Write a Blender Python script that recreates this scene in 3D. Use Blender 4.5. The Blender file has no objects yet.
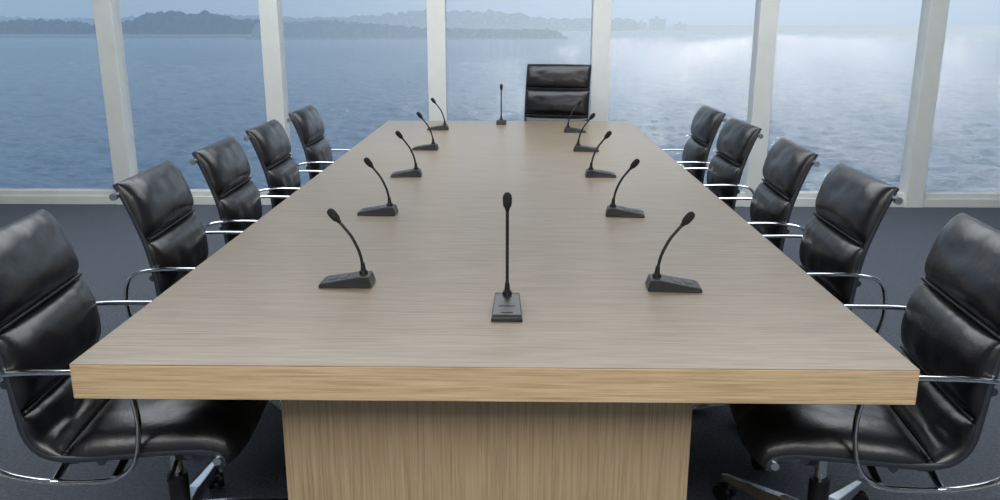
import bpy, math, random
import numpy as np
from mathutils import Vector, noise
random.seed(7)
S=bpy.context.scene
try: S.view_settings.view_transform='Standard'
except Exception: pass

def lin(r,g,b):
    f=lambda c:(c/255/12.92) if c/255<=0.04045 else ((c/255+0.055)/1.055)**2.4
    return (f(r),f(g),f(b),1.0)

# ---------------------------------------------------------------- materials
def new_mat(name):
    m=bpy.data.materials.new(name); m.use_nodes=True
    nt=m.node_tree; b=nt.nodes['Principled BSDF']
    return m,nt,b
def N(nt,t,**kw):
    n=nt.nodes.new(t)
    for k,v in kw.items(): setattr(n,k,v)
    return n
def coords(nt,scale=(1,1,1)):
    tc=N(nt,'ShaderNodeTexCoord'); mp=N(nt,'ShaderNodeMapping')
    mp.inputs['Scale'].default_value=scale
    nt.links.new(tc.outputs['Object'],mp.inputs['Vector'])
    return mp.outputs['Vector']
def ramp(nt,fac,stops):
    r=N(nt,'ShaderNodeValToRGB'); e=r.color_ramp.elements
    e[0].position,e[0].color=stops[0]; e[1].position,e[1].color=stops[-1]
    for p,c in stops[1:-1]:
        x=e.new(p); x.color=c
    nt.links.new(fac,r.inputs['Fac']); return r.outputs['Color']
def noise_n(nt,vec,scale,detail=4,rough=0.55):
    n=N(nt,'ShaderNodeTexNoise'); n.inputs['Scale'].default_value=scale
    n.inputs['Detail'].default_value=detail; n.inputs['Roughness'].default_value=rough
    nt.links.new(vec,n.inputs['Vector']); return n.outputs['Fac']
def bump(nt,b,h,strength,dist):
    u=N(nt,'ShaderNodeBump'); u.inputs['Strength'].default_value=strength
    u.inputs['Distance'].default_value=dist
    nt.links.new(h,u.inputs['Height']); nt.links.new(u.outputs['Normal'],b.inputs['Normal'])

def wood(name,c1,c2,c3,scale,rough,spec=0.5):
    m,nt,b=new_mat(name)
    v=coords(nt,scale)
    f=noise_n(nt,v,1.0,6,0.65)
    col=ramp(nt,f,[(0.30,c1),(0.5,c2),(0.70,c3)])
    v2=coords(nt,(0.8,0.8,0.8)); f2=noise_n(nt,v2,1.0,2)
    mx=N(nt,'ShaderNodeMix',data_type='RGBA',blend_type='MULTIPLY'); mx.inputs[0].default_value=0.15
    nt.links.new(col,mx.inputs[6])
    c=ramp(nt,f2,[(0.3,(0.75,0.75,0.75,1)),(0.7,(1,1,1,1))]); nt.links.new(c,mx.inputs[7])
    nt.links.new(mx.outputs[2],b.inputs['Base Color'])
    b.inputs['Roughness'].default_value=rough
    b.inputs['Specular IOR Level'].default_value=spec
    bump(nt,b,f,0.08,0.001)
    return m
M_top=wood('oak_top',lin(104,92,75),lin(133,120,101),lin(152,139,120),(6,210,210),0.32,0.9)
M_edge=wood('oak_edge',lin(146,123,92),lin(176,153,119),lin(193,171,138),(5,130,220),0.5)
M_ped=wood('oak_pedestal',lin(130,111,84),lin(153,133,104),lin(168,148,119),(230,230,5),0.5)

M_leather,nt,b=new_mat('black_leather')
v=coords(nt); f=noise_n(nt,v,9,5,0.6); g=noise_n(nt,v,260,2)
c=ramp(nt,f,[(0.3,lin(10,11,15)),(0.7,lin(19,20,25))]); nt.links.new(c,b.inputs['Base Color'])
b.inputs['Roughness'].default_value=0.32; b.inputs['Specular IOR Level'].default_value=0.65
ad=N(nt,'ShaderNodeMath',operation='MULTIPLY_ADD'); ad.inputs[1].default_value=0.06
nt.links.new(g,ad.inputs[0]); nt.links.new(f,ad.inputs[2]); bump(nt,b,ad.outputs[0],0.35,0.01)

def metal(name,col,rough):
    m,nt,b=new_mat(name); v=coords(nt); f=noise_n(nt,v,30,2)
    c=ramp(nt,f,[(0.3,tuple(x*0.92 for x in col[:3])+(1,)),(0.7,col)])
    nt.links.new(c,b.inputs['Base Color']); b.inputs['Metallic'].default_value=1
    b.inputs['Roughness'].default_value=rough; return m
M_chrome=metal('polished_chrome',lin(225,228,232),0.14)
M_alu=metal('dark_aluminium',lin(110,113,118),0.3)
def plain(name,c1,c2,rough,sc=20,bs=0.0,bd=0.001,spec=0.5):
    m,nt,b=new_mat(name); v=coords(nt); f=noise_n(nt,v,sc,4)
    c=ramp(nt,f,[(0.3,c1),(0.7,c2)]); nt.links.new(c,b.inputs['Base Color'])
    b.inputs['Roughness'].default_value=rough; b.inputs['Specular IOR Level'].default_value=spec
    if bs: bump(nt,b,f,bs,bd)
    return m
M_black=plain('black_plastic',lin(18,19,22),lin(27,28,32),0.35)
M_foam=plain('mic_foam',lin(14,14,16),lin(30,30,32),0.9,400,0.6,0.002)
M_grey=plain('grey_plastic',lin(40,44,50),lin(48,53,60),0.4)
M_piping=plain('stitched_seam',lin(8,8,10),lin(14,14,17),0.5)
M_carpet=plain('grey_carpet',lin(72,78,87),lin(96,102,111),0.95,90,0.6,0.01,0.2)
M_frame=plain('painted_frame',lin(212,214,210),lin(219,221,217),0.45,6)
M_wall=plain('wall_paint',lin(170,175,180),lin(178,182,186),0.8,5)
M_ceil=plain('ceiling_paint',lin(200,202,204),lin(208,210,212),0.85,5)
m,nt,b=new_mat('window_glass'); M_glass=m
nt.nodes.remove(b); out=nt.nodes['Material Output']
tr=N(nt,'ShaderNodeBsdfTransparent'); gl=N(nt,'ShaderNodeBsdfGlossy'); gl.inputs['Roughness'].default_value=0.0
tr.inputs[0].default_value=(0.985,0.99,0.995,1)
mx=N(nt,'ShaderNodeMixShader'); mx.inputs[0].default_value=0.02
nt.links.new(tr.outputs[0],mx.inputs[1]); nt.links.new(gl.outputs[0],mx.inputs[2]); nt.links.new(mx.outputs[0],out.inputs[0])

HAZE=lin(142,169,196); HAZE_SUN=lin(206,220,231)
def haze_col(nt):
    # haze light painted as emission colour, brighter towards the sun's bearing (world east of the view axis)
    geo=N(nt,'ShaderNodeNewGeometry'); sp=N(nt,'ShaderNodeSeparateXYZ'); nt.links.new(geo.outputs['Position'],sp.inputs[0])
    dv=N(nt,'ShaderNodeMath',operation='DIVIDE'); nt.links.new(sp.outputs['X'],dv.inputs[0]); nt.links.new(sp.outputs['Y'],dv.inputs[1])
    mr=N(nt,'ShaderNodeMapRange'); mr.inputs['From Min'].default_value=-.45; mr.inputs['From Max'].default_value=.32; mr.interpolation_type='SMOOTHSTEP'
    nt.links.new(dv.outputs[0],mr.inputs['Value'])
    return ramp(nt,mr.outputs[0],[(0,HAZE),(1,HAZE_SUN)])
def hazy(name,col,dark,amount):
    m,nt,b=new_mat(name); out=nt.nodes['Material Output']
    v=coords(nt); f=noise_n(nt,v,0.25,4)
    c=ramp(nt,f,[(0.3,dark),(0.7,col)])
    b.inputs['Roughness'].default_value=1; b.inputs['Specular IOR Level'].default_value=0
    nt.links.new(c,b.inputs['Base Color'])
    e=N(nt,'ShaderNodeEmission'); nt.links.new(haze_col(nt),e.inputs[0])  # emission paints aerial haze over the surface colour
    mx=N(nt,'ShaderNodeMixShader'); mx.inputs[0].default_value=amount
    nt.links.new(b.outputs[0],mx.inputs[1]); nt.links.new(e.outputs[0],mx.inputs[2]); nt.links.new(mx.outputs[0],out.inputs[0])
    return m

# ---------------------------------------------------------------- mesh kit
class G:
    def __init__(s): s.v=[]; s.f=[]; s.m=[]
    def add(s,vs,fs,mi=0):
        o=len(s.v); s.v+= [tuple(x) for x in vs]; s.f+=[tuple(i+o for i in f) for f in fs]; s.m+=[mi]*len(fs)
    def box(s,a,b,mi=0):
        x0,y0,z0=a; x1,y1,z1=b
        s.add([(x0,y0,z0),(x1,y0,z0),(x1,y1,z0),(x0,y1,z0),(x0,y0,z1),(x1,y0,z1),(x1,y1,z1),(x0,y1,z1)],
              [(0,3,2,1),(4,5,6,7),(0,1,5,4),(1,2,6,5),(2,3,7,6),(3,0,4,7)],mi)
    def tube(s,pts,ra,rb=None,seg=10,closed=False,ref=(0,1,0),mi=0,radii=None):
        rb=rb or ra; P=[Vector(p) for p in pts]; n=len(P); ref=Vector(ref); vs=[];fs=[]
        for i,p in enumerate(P):
            if closed: t=P[(i+1)%n]-P[i-1]
            else: t=P[min(i+1,n-1)]-P[max(i-1,0)]
            t.normalize(); a=t.cross(ref)
            if a.length<1e-4: a=t.cross(Vector((1,0,0)))
            a.normalize(); bb=t.cross(a)
            k=radii[i] if radii else 1
            for j in range(seg):
                th=2*math.pi*j/seg
                vs.append(p+a*(math.cos(th)*ra*k)+bb*(math.sin(th)*rb*k))
        for i in range(n if closed else n-1):
            for j in range(seg):
                i2=(i+1)%n; j2=(j+1)%seg
                fs.append((i*seg+j,i*seg+j2,i2*seg+j2,i2*seg+j))
        if not closed:
            fs.append(tuple(range(seg))[::-1]); fs.append(tuple((n-1)*seg+j for j in range(seg)))
        s.add(vs,fs,mi)
    def cyl(s,a,b,r,r2=None,seg=20,mi=0):
        r2=r if r2 is None else r2
        s.tube([a,b],1,1,seg,radii=[r,r2],ref=(0.3,0.9,0.1) ,mi=mi)
    def obj(s,name,mats,smooth=True,bevel=0,parent=None,autos=True):
        me=bpy.data.meshes.new(name); me.from_pydata(s.v,[],s.f); me.update()
        for m in mats: me.materials.append(m)
        for p,mi in zip(me.polygons,s.m): p.material_index=mi; p.use_smooth=smooth
        if smooth and autos:
            try: me.set_sharp_from_angle(angle=math.radians(40))
            except Exception: pass
        o=bpy.data.objects.new(name,me); S.collection.objects.link(o)
        if bevel:
            bv=o.modifiers.new('bevel','BEVEL'); bv.width=bevel; bv.segments=3; bv.limit_method='ANGLE'
        if parent: o.parent=parent
        return o
def empty(name,loc=(0,0,0),rz=0):
    o=bpy.data.objects.new(name,None); S.collection.objects.link(o); o.location=loc; o.rotation_euler=(0,0,rz)
    o.empty_display_size=0.1; return o
def catmull(P,n=12,closed=False):
    P=[Vector(p) for p in P]; out=[]; L=len(P)
    rng=range(L if closed else L-1)
    for i in rng:
        g=(lambda k:P[k%L]) if closed else (lambda k:P[max(0,min(L-1,k))])
        p0,p1,p2,p3=g(i-1),g(i),g(i+1),g(i+2)
        for k in range(n):
            t=k/n
            out.append(0.5*((2*p1)+(p2-p0)*t+(2*p0-5*p1+4*p2-p3)*t*t+(3*p1-p0-3*p2+p3)*t**3))
    if not closed: out.append(P[-1])
    return out

# ---------------------------------------------------------------- chair
SEAT=[(.200,.385),(.193,.415),(.145,.430),(.05,.430),(-.06,.424),(-.15,.420),(-.215,.430),(-.252,.470),(-.264,.54),(-.272,.62),(-.288,.71),(-.312,.79),(-.338,.86),(-.368,.928)]
SEATH=[(.200,.385),(.193,.415),(.145,.430),(.05,.430),(-.06,.424),(-.12,.420),(-.175,.430),(-.212,.470),(-.222,.54),(-.227,.63),(-.238,.74),(-.258,.86),(-.288,.99),(-.335,1.13)]
def arc(P):
    pts=catmull([(x,0,z) for x,z in P],14)
    L=[0]
    for a,b_ in zip(pts,pts[1:]): L.append(L[-1]+(b_-a).length)
    def at(s):
        s=max(0,min(L[-1],s)); i=0
        while i<len(L)-2 and L[i+1]<s: i+=1
        t=(s-L[i])/max(1e-9,L[i+1]-L[i]); p=pts[i].lerp(pts[i+1],t)
        q=pts[min(i+2,len(pts)-1)]-pts[max(i-1,0)]; q.normalize()
        return p,Vector((q.z,0,-q.x))
    return at,L[-1],pts
def pad(g,at,s0,s1,W,T,seed,nu=30,nv=34,back=0.006,pa=2.6):
    # puffy cushion with a stitched flange seam running round its edge
    vs=[];fs=[]
    def grid(side):
        o=len(vs)
        for i in range(nu+1):
            a=math.sin(math.pi/2*(2*i/nu-1)); p,n=at(s0+(s1-s0)*(a+1)/2)
            for j in range(nv+1):
                b_=math.sin(math.pi/2*(2*j/nv-1))
                e=max(0,1-abs(a)**pa)**.5*max(0,1-abs(b_)**6)**.5
                w=W*(1-.02*(abs(a)**6))
                if side:
                    h=T*e*(1-.12*b_*b_)
                    h+=e*0.005*noise.noise(Vector((a*2.0+seed,b_*3.1,seed*1.7)))
                    # gathers near the seams
                    h+=e*0.0022*abs(a)**2*math.sin(b_*26+seed*5+3*noise.noise(Vector((b_*3,seed,0))))
                else: h=-back*e
                q=p+n*h; vs.append((q.x,b_*w,q.z))
        for i in range(nu):
            for j in range(nv):
                k=o+i*(nv+1)+j; f=(k,k+1,k+nv+2,k+nv+1)
                fs.append(f if side else f[::-1])
    grid(1); grid(0); g.add(vs,fs)
def chair_meshes(P,pads,high=False):
    at,L,pts=arc(P); out=[]
    g=G()
    for k,(a,b_,T,pa) in enumerate(pads): pad(g,at,a*L,b_*L,.240,T,k*3.3+1,pa=pa)
    for k in range(1,len(pads)):   # piping between the pads
        s_=(pads[k-1][1]+pads[k][0])/2*L; p,nn=at(s_); q=p+nn*.010
        g.tube([(q.x,y_*.232/8,q.z) for y_ in range(-8,9)],.0045,.0045,8,ref=(0,0.1,1),mi=1)
    o=g.obj('cushions',[M_leather,M_piping],autos=False); out.append(o)
    # leather sling sheet
    g=G(); vs=[];fs=[]; n=60
    for i in range(n+1):
        p,nn=at(L*i/n)
        for d in (0.003,-0.007):
            for y in (-.232,.232):
                q=p+nn*d; vs.append((q.x,y,q.z))
    for i in range(n):
        k=i*4
        fs+=[(k,k+1,k+5,k+4),(k+2,k+6,k+7,k+3),(k,k+4,k+6,k+2),(k+1,k+3,k+7,k+5)]
    g.add(vs,fs); out.append(g.obj('sling',[M_leather]))
    # side rails + cross bars
    g=G()
    for sy in (-1,1):
        rp=[]
        for i in range(50):
            p,nn=at(L*i/49); q=p-nn*0.006; rp.append((q.x,sy*.236,q.z))
        g.tube(rp,.009,.005,8,ref=(0,1,0))
    if not high:
        p,nn=at(L*.965); q=p-nn*.018
        g.cyl((q.x,-.262,q.z),(q.x,.262,q.z),.009,mi=1)
        for sy in (-1,1): g.cyl((q.x,sy*.252,q.z),(q.x,sy*.268,q.z),.012,mi=1)
    p,nn=at(L*.03); q=p-nn*.016
    g.cyl((q.x,-.252,q.z),(q.x,.252,q.z),.010,mi=1)
    for s_ in (.12,.33,.66):
        p,nn=at(L*s_); q=p-nn*.016; g.cyl((q.x,-.236,q.z),(q.x,.236,q.z),.011,mi=0)
    out.append(g.obj('frame_rails',[M_alu,M_chrome]))
    # armrest loops
    g=G()
    loop=[(-.005,.605),(-.05,.638),(-.15,.645),(-.27,.644),(-.345,.625),(-.372,.565),(-.368,.48),(-.335,.405),(-.25,.372),(-.14,.362),(-.06,.368),(-.01,.41),(.010,.51)]
    for sy in (-1,1):
        g.tube([tuple(p) for p in catmull([(x,sy*.252,z) for x,z in loop],6,True)],.0065,.011,10,closed=True,ref=(0,1,0))
        g.cyl((-.20,sy*.15,.385),(-.20,sy*.256,.368),.010); g.cyl((-.06,sy*.15,.385),(-.06,sy*.256,.370),.010)
    out.append(g.obj('armrests',[M_chrome]))
    # mechanism, gas column
    g=G(); g.box((-.13,-.07,.335),(.12,.07,.392)); g.box((-.20,-.20,.380),(-.16,.20,.412)); g.box((.07,-.215,.388),(.11,.215,.42))
    out.append(g.obj('tilt_mechanism',[M_black],smooth=False,bevel=.008))
    g=G(); g.cyl((0,0,.10),(0,0,.24),.027); g.cyl((0,0,.24),(0,0,.35),.016,mi=1)
    g.cyl((0,0,.075),(0,0,.135),.048,.036); g.tube([(.05,-.08,.37),(.06,-.2,.355),(.06,-.24,.350)],.005)
    out.append(g.obj('gas_column',[M_black,M_chrome]))
    # 5-star base
    g=G(); c=G()
    for k in range(5):
        th=2*math.pi*k/5+math.radians(18); cs,sn=math.cos(th),math.sin(th)
        def T(r,w,z): return (r*cs-w*sn,r*sn+w*cs,z)
        st=[(.03,.030,.135,.085),(.12,.024,.125,.085),(.24,.018,.102,.075),(.335,.014,.085,.065),(.350,.010,.080,.068)]
        vs=[];fs=[]
        for r,w,zt,zb in st: vs+= [T(r,-w,zb),T(r,w,zb),T(r,w*.7,zt),T(r,-w*.7,zt)]
        for i in range(len(st)-1):
            for j in range(4):
                a=i*4+j; b_=i*4+(j+1)%4; fs.append((a,b_,b_+4,a+4))
        fs+=[(3,2,1,0),tuple(len(vs)-4+j for j in range(4))]
        g.add(vs,fs)
        c.cyl(T(.335,0,.045),T(.335,0,.075),.007,mi=1)
        ph=th+.9+k; ux,uy=math.cos(ph),math.sin(ph)
        cx,cy,_=T(.335,0,0)
        for sg in (-1,1):
            c.cyl((cx+ux*sg*.007,cy+uy*sg*.007,.027),(cx+ux*sg*.024,cy+uy*sg*.024,.027),.027,seg=24)
        c.cyl((cx-ux*.012,cy-uy*.012,.037),(cx+ux*.012,cy+uy*.012,.037),.024,seg=20)
    out.append(g.obj('star_base',[M_chrome],smooth=False,bevel=.004))
    out.append(c.obj('casters',[M_black,M_chrome]))
    return out
PADS=[(.0,.405,.064,7),(.418,.575,.038,3),(.587,.783,.050,3),(.797,1.0,.054,3)]
PADSH=[(.0,.335,.064,7),(.347,.485,.038,3),(.497,.658,.048,3),(.670,.832,.050,3),(.844,1.0,.056,3)]
proto=chair_meshes(SEAT,PADS); protoH=chair_meshes(SEATH,PADSH,True)
first={id(proto):True,id(protoH):True}
def place_chair(P,name,x,y,rz):
    e=empty(name,(x,y,0),rz)
    if first[id(P)]:
        first[id(P)]=False
        for o in P: o.parent=e
    else:
        for o in P:
            d=o.copy(); S.collection.objects.link(d); d.parent=e
XL,XR=-.915,.825
rl=[5,3,2,1,0]; rr=[-5,-1,-3,1,0]
for i,y in enumerate([2.05,2.89,3.58,4.28,5.08]): place_chair(proto,'office_armchair',XL,y,math.radians(rl[i]))
for i,y in enumerate([2.05,2.86,3.58,4.40,5.12]): place_chair(proto,'office_armchair',XR,y,math.radians(180+rr[i]))
place_chair(protoH,'executive_chair',.25,6.06,math.radians(-103))

# ---------------------------------------------------------------- table
tx0,tx1,ty0,ty1=-.920,.827,1.61,6.15
tb=empty('conference_table',((tx0+tx1)/2,(ty0+ty1)/2,0))
hx,hy=(tx1-tx0)/2,(ty1-ty0)/2
g=G(); g.box((-hx,-hy,.662),(hx,hy,.7375)); g.obj('tabletop_edge',[M_edge],smooth=False,bevel=.002,parent=tb)
g=G(); g.box((-hx+.0003,-hy+.0003,.7376),(hx-.0003,hy-.0003,.740)); g.obj('tabletop_veneer',[M_top],smooth=False,bevel=.0008,parent=tb)
g=G(); g.box((-.475,-hy+.12,0.0),(.445,hy-.62,.662)); g.obj('pedestal',[M_ped],smooth=False,bevel=.003,parent=tb)

# ---------------------------------------------------------------- microphones
def mic(x,y,rz,straight=False,top=.25):
    e=empty('gooseneck_microphone',(x,y,.7405),rz)
    # local: user side is -X, neck socket at +X end
    g=G(); L=.07; W=.038
    prof=[(-L,.0,.0),(-L+.002,.010,.0),(-L+.012,.014,0),(.012,.026,0),(L-.028,.032,0),(L-.006,.030,0),(L+.002,.004,0),(L,.0,0)]
    vs=[];fs=[]; n=len(prof)
    for sy in (-1,1):
        for (px,pz,_) in prof:
            w=W*(1-.22*(pz/.034)) * (0.9 if px>L-.003 else 1)
            vs.append((px,sy*w,pz))
    for i in range(n-1): fs.append((i,i+1,n+i+1,n+i))
    fs.append((n-1,0,n,2*n-1)); fs.append(tuple(range(n))[::-1]); fs.append(tuple(range(n,2*n)))
    g.add(vs,fs); g.obj('mic_base',[M_black],smooth=False,bevel=.0025,parent=e)
    g=G()
    def deck(px): return .014+(px+L-.012)/(.012+L-.012)*(.012)
    for a,b_,w in ((-.048,-.026,.014),(-.016,.004,.020)):
        vs=[(a,-w,deck(a)-.001),(b_,-w,deck(b_)-.001),(b_,w,deck(b_)-.001),(a,w,deck(a)-.001)]
        vs+=[(p[0],p[1],p[2]+.0024) for p in vs]
        g.add(vs,[(0,3,2,1),(4,5,6,7),(0,1,5,4),(1,2,6,5),(2,3,7,6),(3,0,4,7)])
    g.obj('mic_buttons',[M_grey],smooth=False,bevel=.0006,parent=e)
    if straight: path=[(.045,0,.028),(.045,0,.06),(.044,0,.12),(.039,0,.18),(.030,0,top)]
    else: path=[(.046,0,.028),(.044,0,.055),(.036,0,.092),(.018,0,.132),(-.001,0,.158),(-.014,0,.174)]
    pts=catmull(path,10)
    g=G(); rad=[.0040+(.0005 if i%2 else 0) for i in range(len(pts))]
    g.tube([tuple(p) for p in pts],1,1,10,radii=rad)
    g.cyl((.046,0,.024),(.0455,0,.040),.013,.011); g.cyl((.0455,0,.040),(.0442,0,.062),.0075,.0055)
    g.obj('gooseneck',[M_black],parent=e)
    d=(pts[-1]-pts[-2]).normalized(); p0=pts[-1]-d*.004
    prof=[(0,.0045),(.008,.0065),(.012,.0095),(.02,.0108),(.032,.0112),(.040,.0098),(.045,.006),(.0465,.001)]
    g=G(); g.tube([tuple(p0+d*a) for a,_ in prof],1,1,16,radii=[r for _,r in prof]); g.obj('windscreen',[M_foam],parent=e)
for x,y in [(-.450,2.17),(-.506,3.05),(-.500,3.85),(-.500,4.70),(-.510,5.62)]: mic(x,y,math.radians(random.uniform(-5,5)))
for x,y in [(.424,2.15),(.407,3.04),(.397,3.86),(.396,4.66),(.390,5.50)]: mic(x,y,math.radians(180+random.uniform(-6,6)))
mic(-.017,1.950,math.radians(90),True,.250); mic(-.095,5.98,math.radians(-90),True,.235)

# ---------------------------------------------------------------- room shell
g=G(); g.box((-5.6,-2.5,-.2),(5.8,6.90,0)); g.obj('floor',[M_carpet],smooth=False)
g=G(); g.box((-5.6,-2.5,3.1),(5.8,6.90,3.3)); g.obj('ceiling',[M_ceil],smooth=False)
g=G(); g.box((-9.6,6.90,3.12),(10.8,13.0,3.3)); g.obj('sun_block_slab',[M_ceil],smooth=False)  # unseen slab added to keep direct sun off the table
g=G(); g.box((-5.75,-2.5,-.2),(-5.6,6.9,3.3)); g.obj('wall_left',[M_wall],smooth=False)
g=G(); g.box((5.8,-2.5,-.2),(5.95,6.9,3.3)); g.obj('wall_right',[M_wall],smooth=False)
g=G(); g.box((-5.75,-2.65,-.2),(5.95,-2.5,3.3)); g.obj('wall_back',[M_wall],smooth=False)
WY=6.66
mx_=[-5.53,-4.42,-3.16,-1.885,-.605,.66,1.92,3.19,4.45,5.73]
g=G()
for x in mx_: g.box((x-.07,WY,0.0),(x+.07,WY+.15,3.1))
g.box((-5.6,WY+.01,0),(5.8,WY+.15,.07)); g.box((-5.6,WY+.03,.07),(5.8,WY+.13,.11)); g.box((-5.6,WY,3.0),(5.8,WY+.15,3.1))
g.obj('wall_front',[M_frame],smooth=False,bevel=.004)
for i in range(len(mx_)-1):
    g=G(); a,b_=mx_[i]+.07,mx_[i+1]-.07
    g.box((a+.0,WY+.09,.11),(b_,WY+.098,3.0)); g.obj('window_%d'%(i+1),[M_glass],smooth=False)
def area(name,x,y,z,sx,sy,power,col,rot=(0,0,0)):
    l=bpy.data.lights.new(name,'AREA'); l.shape='RECTANGLE'; l.size=sx; l.size_y=sy; l.energy=power; l.color=col
    o=bpy.data.objects.new(name,l); S.collection.objects.link(o); o.location=(x,y,z); o.rotation_euler=rot; return o
area('overhead_fill_light',-.05,5.0,3.08,6.5,2.6,190,(0.92,0.96,1.0))  # added fill lamp, brightens window frames and far table end
area('overhead_fill_light',-.05,-.7,3.08,5.0,2.4,240,(1.0,.98,.95))  # added fill lamp behind the camera, lifts the front faces

# ---------------------------------------------------------------- outside
WZ=-5.0
m,nt,b=new_mat('river_water'); out=nt.nodes['Material Output']
v=coords(nt,(1,1.5,1))
f1=noise_n(nt,v,2.2,5,.65)
b.inputs['Base Color'].default_value=lin(84,112,136); b.inputs['Roughness'].default_value=0.09
b.inputs['IOR'].default_value=1.33
bump(nt,b,f1,0.6,0.35)
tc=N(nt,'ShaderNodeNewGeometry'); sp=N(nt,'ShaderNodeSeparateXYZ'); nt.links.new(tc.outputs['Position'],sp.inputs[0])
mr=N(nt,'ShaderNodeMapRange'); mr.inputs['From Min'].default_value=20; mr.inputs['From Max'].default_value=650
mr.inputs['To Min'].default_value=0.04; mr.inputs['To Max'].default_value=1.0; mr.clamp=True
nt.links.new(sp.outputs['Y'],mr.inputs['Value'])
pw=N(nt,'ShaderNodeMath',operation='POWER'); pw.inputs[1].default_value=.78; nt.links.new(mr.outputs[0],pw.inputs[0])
e=N(nt,'ShaderNodeEmission'); nt.links.new(haze_col(nt),e.inputs[0])  # distance haze painted over the water as a glow
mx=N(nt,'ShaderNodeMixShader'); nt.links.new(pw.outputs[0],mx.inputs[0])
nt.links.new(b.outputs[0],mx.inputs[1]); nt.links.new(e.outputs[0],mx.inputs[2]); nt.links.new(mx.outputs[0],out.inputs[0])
# choppy surface: real displaced waves near the building, calm sheet beyond
rs=np.random.RandomState(3)
NR,NC=560,800
inv=np.linspace(1/16.0,1/378.0,NR); R=1/inv
AZs=np.radians(np.linspace(-40,40,NC))
RR,AA=np.meshgrid(R,AZs,indexing='ij')
X=RR*np.sin(AA); Y=RR*np.cos(AA)
dr=np.gradient(R)[:,None]
Z=np.zeros_like(X)
for k in range(80):
    lam=math.exp(rs.uniform(math.log(.45),math.log(4.5)))
    th=math.radians(75)+rs.normal()*.85
    kx,ky=2*math.pi/lam*math.cos(th),2*math.pi/lam*math.sin(th)
    s_=.028*(1.0 if lam<2 else .6)
    att=np.clip(lam/(2.0*dr),0.0,1)
    Z+=att*s_*lam/(2*math.pi)*np.sin(kx*X+ky*Y+rs.uniform(0,6.28))
Z*=1.0+0.5*np.sin(X*.05+1)*np.sin(Y*.043)
co=np.stack([X,Y,Z+WZ],-1).reshape(-1,3)
idx=np.arange(NR*NC).reshape(NR,NC)
q=np.stack([idx[:-1,:-1],idx[:-1,1:],idx[1:,1:],idx[1:,:-1]],-1).reshape(-1,4)[:,::-1]
me=bpy.data.meshes.new('river'); me.vertices.add(len(co)); me.vertices.foreach_set('co',co.ravel())
me.loops.add(q.size); me.loops.foreach_set('vertex_index',q.ravel().astype(np.int32))
me.polygons.add(len(q)); me.polygons.foreach_set('loop_start',np.arange(0,q.size,4,dtype=np.int32))
me.polygons.foreach_set('loop_total',np.full(len(q),4,dtype=np.int32))
me.update(calc_edges=True); me.validate()
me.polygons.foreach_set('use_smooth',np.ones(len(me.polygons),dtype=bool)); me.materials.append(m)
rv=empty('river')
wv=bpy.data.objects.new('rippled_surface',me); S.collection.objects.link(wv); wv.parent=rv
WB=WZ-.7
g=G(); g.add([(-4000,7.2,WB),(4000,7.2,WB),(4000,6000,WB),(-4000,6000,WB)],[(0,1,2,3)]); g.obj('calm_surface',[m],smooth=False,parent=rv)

import bmesh
bm=bmesh.new(); bmesh.ops.create_icosphere(bm,subdivisions=2,radius=1)
IV=[v.co.copy() for v in bm.verts]; IF=[tuple(v.index for v in f.verts) for f in bm.faces]; bm.free()
def trees(name,x0,x1,y,depth,n,hfun,r0,r1,mat,bank):
    g=G()
    for k in range(n):
        t=random.random(); x=x0+(x1-x0)*t; yy=y+random.random()*depth
        top=hfun(t)*random.uniform(.6,1.05); r=random.uniform(r0,r1)
        zc=WZ+max(r*.5,top-r*.8)
        sd=random.random()*50
        vs=[]
        for q in IV:
            kf=1+.45*noise.noise(q*2.1+Vector((sd,0,0)))
            vs.append((x+q.x*r*1.1*kf,yy+q.y*r*kf,max(WB+.02,zc+q.z*r*.9*kf)))
        g.add(vs,IF)
        if zc-WZ>r:
            vs=[(x+q.x*r*1.2,yy+q.y*r,max(WB+.02,WZ+(zc-WZ)*.5+q.z*(zc-WZ)*.55)) for q in IV]; g.add(vs,IF)
    g.box((min(x0,x1)-3,y-4,WB+.02),(max(x0,x1)+3,y+depth,WZ+bank),1)
    return g.obj(name,mat,smooth=True,autos=False)
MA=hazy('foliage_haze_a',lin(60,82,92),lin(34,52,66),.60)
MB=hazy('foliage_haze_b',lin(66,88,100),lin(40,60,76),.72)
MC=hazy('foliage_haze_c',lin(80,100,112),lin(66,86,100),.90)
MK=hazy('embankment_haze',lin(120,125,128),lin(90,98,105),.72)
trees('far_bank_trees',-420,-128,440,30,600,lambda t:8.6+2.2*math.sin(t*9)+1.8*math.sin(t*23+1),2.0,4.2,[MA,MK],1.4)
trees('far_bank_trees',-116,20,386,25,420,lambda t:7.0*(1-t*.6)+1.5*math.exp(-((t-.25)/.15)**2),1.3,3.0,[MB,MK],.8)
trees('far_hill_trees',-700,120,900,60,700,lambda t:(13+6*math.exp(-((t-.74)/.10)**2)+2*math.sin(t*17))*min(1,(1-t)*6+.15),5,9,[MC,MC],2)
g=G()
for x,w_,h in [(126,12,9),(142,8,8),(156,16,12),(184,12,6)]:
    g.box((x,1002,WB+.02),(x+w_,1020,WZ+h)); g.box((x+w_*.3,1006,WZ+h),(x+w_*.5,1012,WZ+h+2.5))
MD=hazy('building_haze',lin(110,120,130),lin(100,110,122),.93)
g.obj('distant_buildings',[MD],smooth=False)

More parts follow.
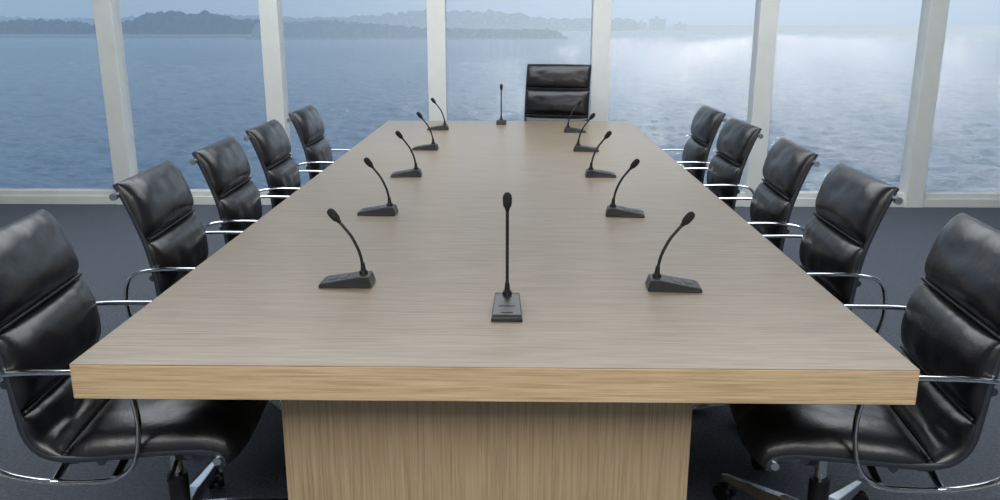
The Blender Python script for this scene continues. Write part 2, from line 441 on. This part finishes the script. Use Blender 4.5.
# ---------------------------------------------------------------- world
w=bpy.data.worlds.new('hazy_sky'); S.world=w; w.use_nodes=True; nt=w.node_tree
bg=nt.nodes['Background']; tc=N(nt,'ShaderNodeTexCoord'); sp=N(nt,'ShaderNodeSeparateXYZ')
nt.links.new(tc.outputs['Generated'],sp.inputs[0])
c=ramp(nt,sp.outputs['Z'],[(0.0,lin(150,176,201)),(0.08,lin(162,188,212)),(0.35,lin(186,207,226)),(1.0,lin(165,190,219))])
EL,AZ=math.radians(29),math.radians(16)
sd=Vector((math.sin(AZ)*math.cos(EL),math.cos(AZ)*math.cos(EL),math.sin(EL)))
s2=Vector((math.sin(AZ)*math.cos(.30),math.cos(AZ)*math.cos(.30),math.sin(.30)))
dp=N(nt,'ShaderNodeVectorMath',operation='DOT_PRODUCT'); dp.inputs[1].default_value=s2
nm=N(nt,'ShaderNodeVectorMath',operation='NORMALIZE'); nt.links.new(tc.outputs['Generated'],nm.inputs[0]); nt.links.new(nm.outputs[0],dp.inputs[0])
mxx=N(nt,'ShaderNodeMath',operation='MAXIMUM'); mxx.inputs[1].default_value=0; nt.links.new(dp.outputs['Value'],mxx.inputs[0])
def glow(p,k,col,prev):
    a=N(nt,'ShaderNodeMath',operation='POWER'); a.inputs[1].default_value=p; nt.links.new(mxx.outputs[0],a.inputs[0])
    s=N(nt,'ShaderNodeVectorMath',operation='SCALE'); s.inputs[0].default_value=tuple(x*k for x in col); nt.links.new(a.outputs[0],s.inputs['Scale'])
    d=N(nt,'ShaderNodeVectorMath',operation='ADD'); nt.links.new(prev,d.inputs[0]); nt.links.new(s.outputs[0],d.inputs[1]); return d.outputs[0]
c=glow(10,.52,(1,.98,.96),c)
nt.links.new(c,bg.inputs['Color']); bg.inputs['Strength'].default_value=1.0
sl=bpy.data.lights.new('sun','SUN'); sl.energy=1.8; sl.angle=math.radians(.6); sl.color=(1,.98,.95)
so=bpy.data.objects.new('sun',sl); S.collection.objects.link(so); so.location=(30,60,60)
so.rotation_euler=(-sd).to_track_quat('-Z','Y').to_euler()

# ---------------------------------------------------------------- camera
cd=bpy.data.cameras.new('camera'); cam=bpy.data.objects.new('camera',cd); S.collection.objects.link(cam)
cam.location=(0,0,1.42); cam.rotation_euler=(math.radians(75),0,math.radians(1.0)); cd.lens=30.4; cd.sensor_width=36
cd.clip_end=10000; cd.clip_start=.05
S.camera=cam
